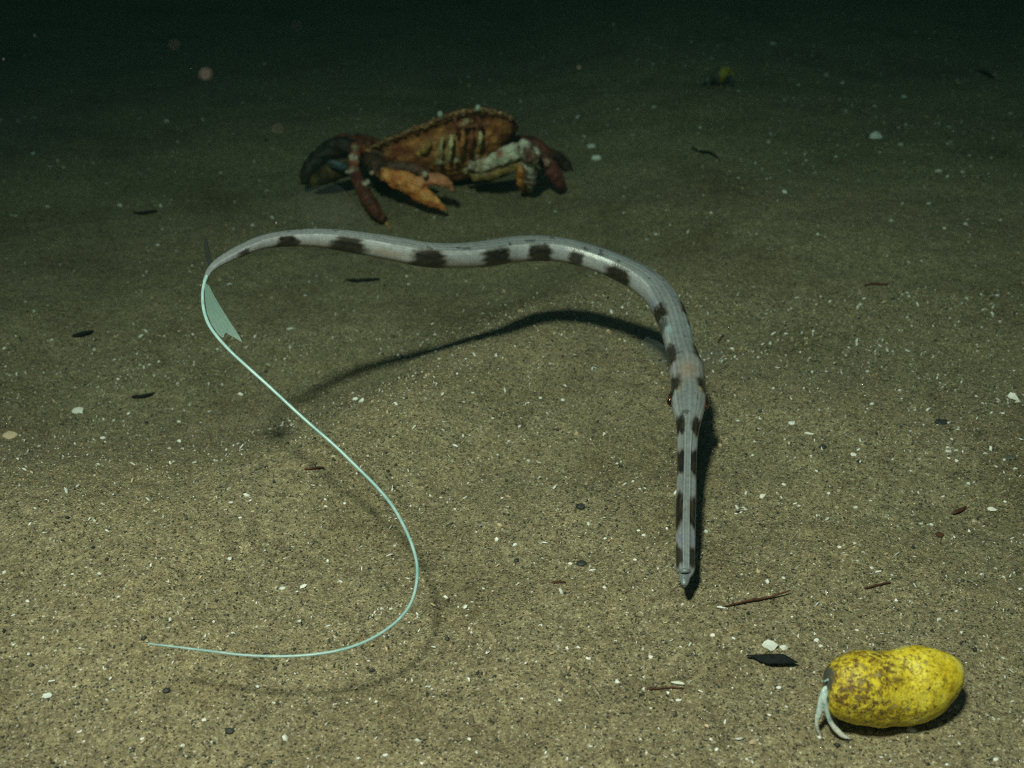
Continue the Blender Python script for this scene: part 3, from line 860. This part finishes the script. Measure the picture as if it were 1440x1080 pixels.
# ------------------------------------------------------------------ chips, pebbles and plant scraps on the sand
def chip_mesh(seed, sides, aspect, thick, curl):
    rd = random.Random(seed)
    bm = bmesh.new()
    ang = sorted(2 * math.pi * (k + rd.uniform(-.32, .32)) / sides for k in range(sides))
    pts = [(math.cos(a) * .5 * rd.uniform(.75, 1.1), math.sin(a) * .5 * aspect * rd.uniform(.7, 1.1)) for a in ang]
    def zz(x, y): return curl * (x * x + y * y)
    top = [bm.verts.new((x * .94, y * .94, thick * .5 - zz(x, y))) for x, y in pts]
    bot = [bm.verts.new((x, y, -thick * .5 - zz(x, y))) for x, y in pts]
    ct = bm.verts.new((0, 0, thick * .62)); cb = bm.verts.new((0, 0, -thick * .5))
    for a in range(sides):
        b = (a + 1) % sides
        bm.faces.new((top[a], top[b], ct)); bm.faces.new((bot[b], bot[a], cb)); bm.faces.new((top[b], top[a], bot[a], bot[b]))
    bmesh.ops.recalc_face_normals(bm, faces=bm.faces)
    me = bpy.data.meshes.new('chip'); bm.to_mesh(me); bm.free()
    return me
SHAPES = [chip_mesh(k, 5 + k % 4, [.55, .7, .45, .85, .62][k % 5], .16 + .05 * (k % 3), [.25, .5, .1][k % 3]) for k in range(12)]
LONG = [chip_mesh(50 + k, 7, .24, .12, .15) for k in range(4)]
def variants(src, mat):
    out = []
    for m_ in src:
        c = m_.copy(); c.materials.clear(); c.materials.append(mat); out.append(c)
    return out
W_SH, W_LG, B_SH = variants(SHAPES, MAT_WHITE), variants(LONG, MAT_WHITE), variants(SHAPES, MAT_BEIGE)
def chip(u, v, size, kind='w', rot=None, tilt=None, name='shell_chip', label=None, group=None, cat='shell chip', me=None, sc=(1, 1, 1), lift=.25):
    p = at_ground(u, v)
    L_ = size * px(p) * (.92 if label else .76)
    src = me or random.choice({'w': W_SH, 'l': W_LG, 'b': B_SH}[kind])
    o = bpy.data.objects.new(name, src); col.objects.link(o)
    o.location = p + Vector((0, 0, L_ * lift * .6))
    tx, ty = tilt if tilt else (random.uniform(-.15, .75), random.uniform(-.3, .3))
    o.rotation_euler = (tx, ty, R(rot) if rot is not None else random.uniform(-.6, .6))
    o.scale = (L_ * sc[0], L_ * sc[1], L_ * sc[2])
    tag(o, label or 'tiny white shell chip scattered on the sand', cat, None if label else 'white shell chips on the sand')
    return o
CH = """145,617,13 252,594,9 252,621,9 238,631,7 25,646,9 322,688,9 325,707,9 355,720,8b 338,729,9 140,807,9 102,808,8 323,787,8 39,846,10 18,866,9 427,826,17 237,883,8 328,891,9
458,713,8 340,633,9l 440,683,9l 450,683,9l 412,770,10l 142,717,8l 62,750,10l 407,463,15 309,394,9b 322,400,9 429,416,8 612,471,8 266,433,10b 479,819,13 550,857,9 361,882,7 542,1063,13 504,1067,9 385,989,9
323,786,9 287,1013,9 257,1049,9 447,1065,8 593,1074,9 724,767,11 898,747,9 905,753,8 833,803,17l 802,793,9 850,827,8 680,828,8 1102,682,9 1048,717,8 1042,721,8 1035,723,8 1029,842,8 1032,898,9 1002,894,10
827,927,13 915,925,12 739,933,7 868,960,13 905,953,7 985,973,13l 954,986,14 1095,968,12 787,985,9 734,983,8 690,957,9l 663,890,7 863,857,8b 1062,880,7 1043,808,7 1102,813,8 957,910,7 893,788,8 937,765,8l 1148,901,11 1154,909,9
1205,887,9 1240,892,10l 1082,1006,9 1411,926,9 1400,1068,12 1245,901,7b 1050,1068,8 1382,937,6 1226,569,11 1220,523,9 1113,596,14 1061,621,6 1207,633,9 1200,640,13 1333,636,15 1344,634,8 1334,645,8 1345,649,10
1386,638,9 1370,679,10 1281,663,8 1072,699,14 1118,709,11l 1326,699,9 1413,706,7 1165,694,7 1180,691,10b 1177,715,12b 1203,714,9 1214,777,8 1206,789,7 1235,805,16l 1226,799,9 1373,558,8 1410,582,8 1394,581,7 1348,602,6
1280,607,7 1287,595,6 1338,618,7 1293,646,8 1428,660,12 1295,737,9 1310,738,9 1370,734,14b 1202,764,8 1056,746,6l 1102,682,7 1148,663,8 1047,715,7 1266,204,9 1175,221,8 1320,241,13 1354,243,9 1103,271,13 1306,287,13
1421,160,10 1271,137,11 1163,107,9 1087,62,11 920,151,11 922,330,8 1253,311,8 1328,322,8 1358,316,9 1407,310,8 1081,200,8 822,192,9 1186,21,10 781,298,8 234,171,9 47,217,10 169,290,11 67,291,9 22,304,8 222,346,9 355,317,8
310,244,8 131,230,8 607,11,10 49,166,9 1029,491,10 700,235,8 655,505,7 575,400,8 1230,150,8 985,180,9 890,190,7 1000,300,8 1150,330,7 1215,420,8 1360,420,8 1420,300,9 1390,480,8 1105,470,8 1180,770,9 1260,845,9 1320,872,14 1345,860,9 1400,800,8
40,920,8 150,985,9 200,1040,9 110,1030,7 620,700,7 700,640,7 760,880,8 610,980,7 660,1040,8 830,1050,9 900,1040,8 760,560,7 850,610,7 560,500,7 480,560,6 700,470,6 1000,1040,8"""
MARKS = [('the crab', 620, 215), ('the fish body', 640, 358), ('the tail fin', 312, 445), ('the fish head', 966, 555), ('the snout tip', 962, 820), ('the loop of the whip tail', 586, 800),
         ('the whip tail tip', 208, 905), ('the near hermit crab', 1255, 968), ('the black seaweed scrap', 1085, 926), ('the bark scrap', 1350, 717), ('the flat dark stone', 1324, 594),
         ('the crumpled shell piece', 1424, 561), ('the far hermit crab', 1010, 105), ('the white oval shell piece', 1232, 194), ('the bright white chunk', 68, 980), ('the knobbly white bit', 110, 580),
         ('the drifting pinkish speck', 290, 106), ('the grey black pebble', 323, 1029), ('the worm ring', 805, 948), ('the long twig', 1060, 843), ('the black pebble', 816, 714)]
RANK = ['nearest', 'second nearest', 'third nearest', 'fourth nearest', 'fifth nearest', 'sixth nearest', 'seventh nearest', 'eighth nearest', 'ninth nearest', 'tenth nearest'] + ['outermost'] * 20
placed = {}
for w in dict.fromkeys(CH.split()):
    a, b, c = w.split(',')
    kd_ = c[-1] if c[-1] in 'bl' else 'w'
    u, v = float(a), float(b)
    o = chip(u, v, float(c.rstrip('bl')), kd_)
    mk = min(MARKS, key=lambda m_: (m_[1] - u) ** 2 + (m_[2] - v) ** 2)
    dx, dy = u - mk[1], v - mk[2]
    way = ('right of' if dx > 0 else 'left of') if abs(dx) > abs(dy) else ('below' if dy > 0 else 'above')
    placed.setdefault((kd_, mk[0], way), []).append((dx * dx + dy * dy, o))
for (kd_, mk, way), lst in placed.items():
    word = {'w': 'tiny white shell chip', 'b': 'tiny tan shell chip', 'l': 'thin white shell sliver'}[kd_]
    for r_, (_, o) in enumerate(sorted(lst, key=lambda q: q[0])):
        o['label'] = word + ' ' + way + ' ' + mk + (', ' + RANK[r_] + ' to it' if len(lst) > 1 else '')
        o['group'] = {'w': 'white shell chips on the sand', 'b': 'tan shell chips on the sand', 'l': 'white shell slivers on the sand'}[kd_]
chip(110, 580, 19, 'w', 5, (.5, .1), label='knobbly white shell bit on the dim sand left of the tail fin shadow')
chip(15, 615, 24, 'b', 15, (.4, .1), label='beige shell fragment lying at the left edge of the view')
chip(68, 980, 19, 'w', 4, (.7, 0), label='bright white shell chunk near the lower left corner')
chip(73, 959, 15, 'l', 12, (.5, 0), label='thin white shell sliver just above the bright chunk at lower left')
chip(1082, 910, 26, 'w', -18, (.9, -.2), label='larger white shell piece sticking up behind the black plant blade', sc=(1, 1, 1.2))
chip(1103, 912, 16, 'w', 10, (.7, .1), label='small white shell piece behind the right half of the black blade')
chip(1059, 1045, 17, 'b', 30, (.6, .2), label='cream striped shell piece on the sand left of the hermit crab')
chip(1014, 856, 18, 'l', -6, (.3, .1), label='flat pale sliver at the left end of the red brown twig')
chip(953, 963, 25, 'l', -10, (.5, 0), label='long pinkish white sliver beside the thin brown stalk')
chip(1137, 612, 20, 'l', -16, (.4, 0), label='narrow white spine lying right of the fish snout')
chip(1424, 561, 22, 'w', -35, (.9, .2), label='crumpled white shell piece at the right edge of the view', sc=(1.2, .7, 1.5))
chip(1432, 566, 13, 'w', 20, (.6, .2), label='small white flake touching the crumpled shell piece at right edge')
chip(1232, 194, 22, 'w', 14, (.6, .1), label='white oval shell piece in the dim sand at upper right')
chip(839, 225, 19, 'w', -8, (.6, 0), label='white shell piece right of the crab, the lower of two')
chip(832, 208, 16, 'w', -4, (.5, 0), label='grey white shell piece right of the crab, the upper of two')
chip(1394, 718, 17, 'l', -12, (.6, 0), label='grey shell flake right of the red brown bark scrap', sc=(1, 2, 1))

# dark things
def pebble(u, v, size, label, mat=MAT_DARK, sc=(1, .8, .6), seed=1, name='pebble', cat='pebble', rot=0):
    p = at_ground(u, v); r = size * px(p) * .5
    bm = bmesh.new(); bmesh.ops.create_icosphere(bm, subdivisions=3, radius=1)
    for w in bm.verts:
        w.co *= 1 + .22 * noise.noise(w.co * 1.6 + Vector((seed * 3.1, 0, 0))) + .08 * noise.noise(w.co * 4 + Vector((seed, 2, 0)))
        w.co = Vector((w.co.x * sc[0], w.co.y * sc[1], w.co.z * sc[2])) * r
    me = bpy.data.meshes.new(name); bm.to_mesh(me); bm.free()
    o = link(name, me, mat); o.location = p + Vector((0, 0, r * sc[2] * .4)); o.rotation_euler[2] = R(rot)
    return tag(o, label, cat)
pebble(816, 714, 14, 'black pebble on the open sand left of the fish snout', seed=1)
pebble(818, 793, 15, 'dark pebble beside a white chip left of the snout tip', seed=2, sc=(1, .8, .4))
pebble(1324, 594, 17, 'dark flat stone in the sand at right, among white chips', seed=3, sc=(1.1, .8, .28))
pebble(1157, 630, 11, 'small dark pebble right of the narrow white spine', seed=4)
pebble(234, 972, 11, 'round black pebble below the tip of the whip tail', seed=5)
pebble(323, 1029, 13, 'grey black pebble near the bottom left of the view', seed=6)
pebble(717 // 1 + 9, 789, 7, 'tiny dark pebble below the white chip in the middle', seed=8)
pebble(1321, 753, 11, 'reddish brown grain below the bark scrap at right', MAT_BARK, seed=9)
pebble(1420, 644, 15, 'grey green flat stone at the right edge', plain_material('grey_stone', (.07, .075, .06), (.13, .13, .10), 400), (1.1, .7, .3), 10)

def strip(name, rows, mat, label, cat, flat=.35, lift=0.0, n=24):
    """a scrap that lies on the sand: photo column, row, half width in photo px, lift"""
    pts = []
    for u, v, hw, l in rows:
        p = at_ground(u, v, l); pts.append((*p, hw * px(p)))
    v, f = tube(pts, n, 10, flat)
    v = [p + Vector((noise.noise(p * 300), 0, noise.noise(p * 300 + Vector((9, 0, 0))))) * .0004 for p in v]
    return tag(link(name, mesh(name, v, f), mat), label, cat)
strip('dead_seaweed', [(1051, 922, 2.0, .002), (1060, 923, 3.2, .002), (1070, 925, 7, .002), (1082, 926.5, 9.5, .0025), (1096, 926.5, 9.5, .003), (1108, 928, 7, .003), (1117, 930.5, 3, .003), (1121, 931.5, 1, .003)], MAT_WEED,
      'black pointed plant blade lying in front of white shell pieces', 'plant scrap', .22)
strip('twig', [(1016, 853, .9, .001), (1030, 850, 1.4, .001), (1050, 845, 1.6, .0015), (1070, 842, 1.6, .0015), (1090, 837, 1.4, .002), (1111, 830, .8, .003)], MAT_BARK, 'thin red brown twig lying right of the snout tip', 'twig', 1)
strip('stalk', [(910, 968, 1.8, .0008), (925, 968, 1.4, .0008), (945, 967, 1.0, .0008), (962, 968, .6, .0006)], MAT_BARK, 'thin brown stalk on the sand below the snout tip', 'stalk', 1)
strip('bark_scrap', [(1338, 722, 1, .001), (1344, 720, 2.6, .0015), (1352, 716, 3.0, .0015), (1359, 712, 1.2, .001)], MAT_BARK, 'red brown bark scrap on the sand at the right', 'bark scrap', .6)
strip('bark_scrap', [(776, 819, 1.2, .0006), (784, 817.5, 2.4, .001), (795, 818, 1.2, .001)], MAT_BARK, 'small red brown scrap left of the dark pebble in mid sand', 'bark scrap', .5)
strip('plant_scrap', [(486, 393, 1.5, .001), (500, 394, 3, .002), (515, 393, 2.8, .002), (533, 391.5, 1.6, .002)], MAT_WEED, 'dark thin scrap on the sand just below the fish body', 'plant scrap', .6)
strip('plant_scrap', [(102, 472, 2, .001), (112, 470, 4, .002), (124, 467, 3.4, .002), (131, 465, 1.2, .001)], MAT_WEED, 'dark scrap on the dim sand left of the fish tail', 'plant scrap', .6)
strip('plant_scrap', [(186, 558, 2, .001), (196, 557, 3, .002), (208, 555, 2.4, .002), (217, 552, 1, .001)], MAT_WEED, 'dark sliver below left of the fish tail fin', 'plant scrap', .6)
strip('plant_scrap', [(188, 299, 1.5, .001), (203, 299, 3, .002), (220, 296, 2, .002)], MAT_WEED, 'dark scrap on the dim sand at the left, near the fish tail top', 'plant scrap', .6)
strip('twig', [(428, 660, 1.4, .0005), (440, 658, 1.8, .001), (455, 657, 1.2, .001)], MAT_BARK, 'short brown twig left of the whip tail', 'twig', 1)
strip('twig', [(1010, 590 - 110, 1.0, .001), (1018, 470, .8, .001)], MAT_BARK, 'tiny twig right of the fish neck', 'twig', 1)
strip('weed_thread', [(973, 208, 1.4, .001), (985, 213, 1.8, .002), (997, 214, 1.8, .002), (1006, 219, 1.6, .002), (1011, 225, 1, .001)], MAT_WEED, 'dark curled weed thread on the dim sand at upper middle', 'weed', 1)
strip('weed_thread', [(1216, 401, 1.2, .001), (1230, 399, 1.6, .001), (1248, 400, 1, .001)], MAT_BARK, 'brown thread on the sand right of the fish back', 'weed', 1)
strip('weed_thread', [(1216, 827, 1, .001), (1232, 823, 1.4, .001), (1252, 819, 1, .001)], MAT_BARK, 'brown thread on the sand above the hermit crab', 'weed', 1)
strip('plant_scrap', [(1376, 99, 2, .001), (1388, 104, 4, .002), (1398, 110, 2, .001)], MAT_WEED, 'dark scrap far off near the upper right corner', 'plant scrap', .6)
# a worm's coil of dark sand
rows = []
for k_ in range(22):
    a = R(-20 + k_ * 15)
    rows.append((803 + 13 * math.cos(a) + random.uniform(-1.5, 1.5), 948 - 12 * math.sin(a) + random.uniform(-1.5, 1.5), random.uniform(1.6, 3.6), random.uniform(-.0006, .0002)))
strip('worm_cast', rows, plain_material('cast_sand', (.085, .075, .048), (.16, .14, .085), 1500, .9, .2, .0006), 'small grey ring of sand left by a worm below mid frame', 'worm cast', .5, n=60)

# drifting flocs in the water
for (u, v, d, r, lab) in ((290, 106, .23, 5.5, 'pinkish blurred speck drifting in the water at upper left, the largest one'), (245, 63, .23, 3.2, 'faint grey speck drifting above the pinkish one at upper left'),
                          (391, 182, .23, 4.2, 'faint grey speck drifting left of the crab'), (418, 36, .24, 1.8, 'faint pale speck drifting near the top of the view')):
    d *= .60; r *= .9 if u == 290 else .55; p = EYE + ray(u, v) * d; rr = r * px(p)
    bm = bmesh.new(); bmesh.ops.create_icosphere(bm, subdivisions=3, radius=rr)
    for w in bm.verts: w.co *= 1 + .35 * noise.noise(w.co / rr * 1.3 + Vector((u, v, 0)))
    me = bpy.data.meshes.new('floc'); bm.to_mesh(me); bm.free()
    o = link('drifting_floc', me, MAT_SNOW); o.location = p
    tag(o, lab, 'speck')

n = 110
dd_ = rng.uniform(.22, 1.1, n)
pm = np.array([tuple(EYE + ray(rng.uniform(-150, 1590), rng.uniform(-40, 620)) * d_) for d_ in dd_])
pm = pm[pm[:, 2] > .05]
sm_ = rng.lognormal(math.log(.00022), .4, len(pm))
bulk('marine_snow', OCT_V, OCT_F, pm, sm_[:, None] * rng.uniform(.6, 1.2, (len(pm), 3)), np.array([.30, .30, .26]) * rng.uniform(.3, 1.2, (len(pm), 1)), MAT_GRAIN, 'tiny pale motes drifting in the dark water', 'motes')

# ------------------------------------------------------------------ the dark green water
a = bpy.data.materials.new('sea_water'); a.use_nodes = True
t = a.node_tree
t.nodes.remove(t.nodes['Principled BSDF'])
pv = t.nodes.new('ShaderNodeVolumePrincipled')
pv.inputs['Color'].default_value = (.0045, .0115, .0098, 1)
pv.inputs['Density'].default_value = 1.08
pv.inputs['Absorption Color'].default_value = (.035, .20, .12, 1)
pv.inputs['Anisotropy'].default_value = 0.2
t.links.new(pv.outputs[0], t.nodes['Material Output'].inputs['Volume'])
bm = bmesh.new(); bmesh.ops.create_cube(bm, size=1)
for w in bm.verts: w.co = Vector((w.co.x * 38, w.co.y * 38, -1.1 if w.co.z < 0 else 0.95))
me = bpy.data.meshes.new('haze'); bm.to_mesh(me); bm.free()
tag(link('haze', me, a, smooth=False), kind='stuff')

if __name__ == '__main__':
    # where the lamp throws the shadows of some points (log only)
    for u, v, z in ((962, 823, .012), (968, 560, .0345), (944, 446, .05), (800, 353, .069), (600, 358, .075), (400, 336, .088), (322, 361, .094), (325, 465, .09), (440, 600, .061), (530, 685, .04), (586, 795, .024), (505, 906, .02)):
        p = at_z(u, v, z); q = LAMP + (p - LAMP) * (LAMP.z / (LAMP.z - p.z))
        print('shadow', (u, v), '->', tuple(round(x) for x in pix(q)))
    print('clear', min(p[2] - hgt(p[0], p[1]) for p in [at_z(q[0], q[1], q[3]) for q in FISH + FILA]))
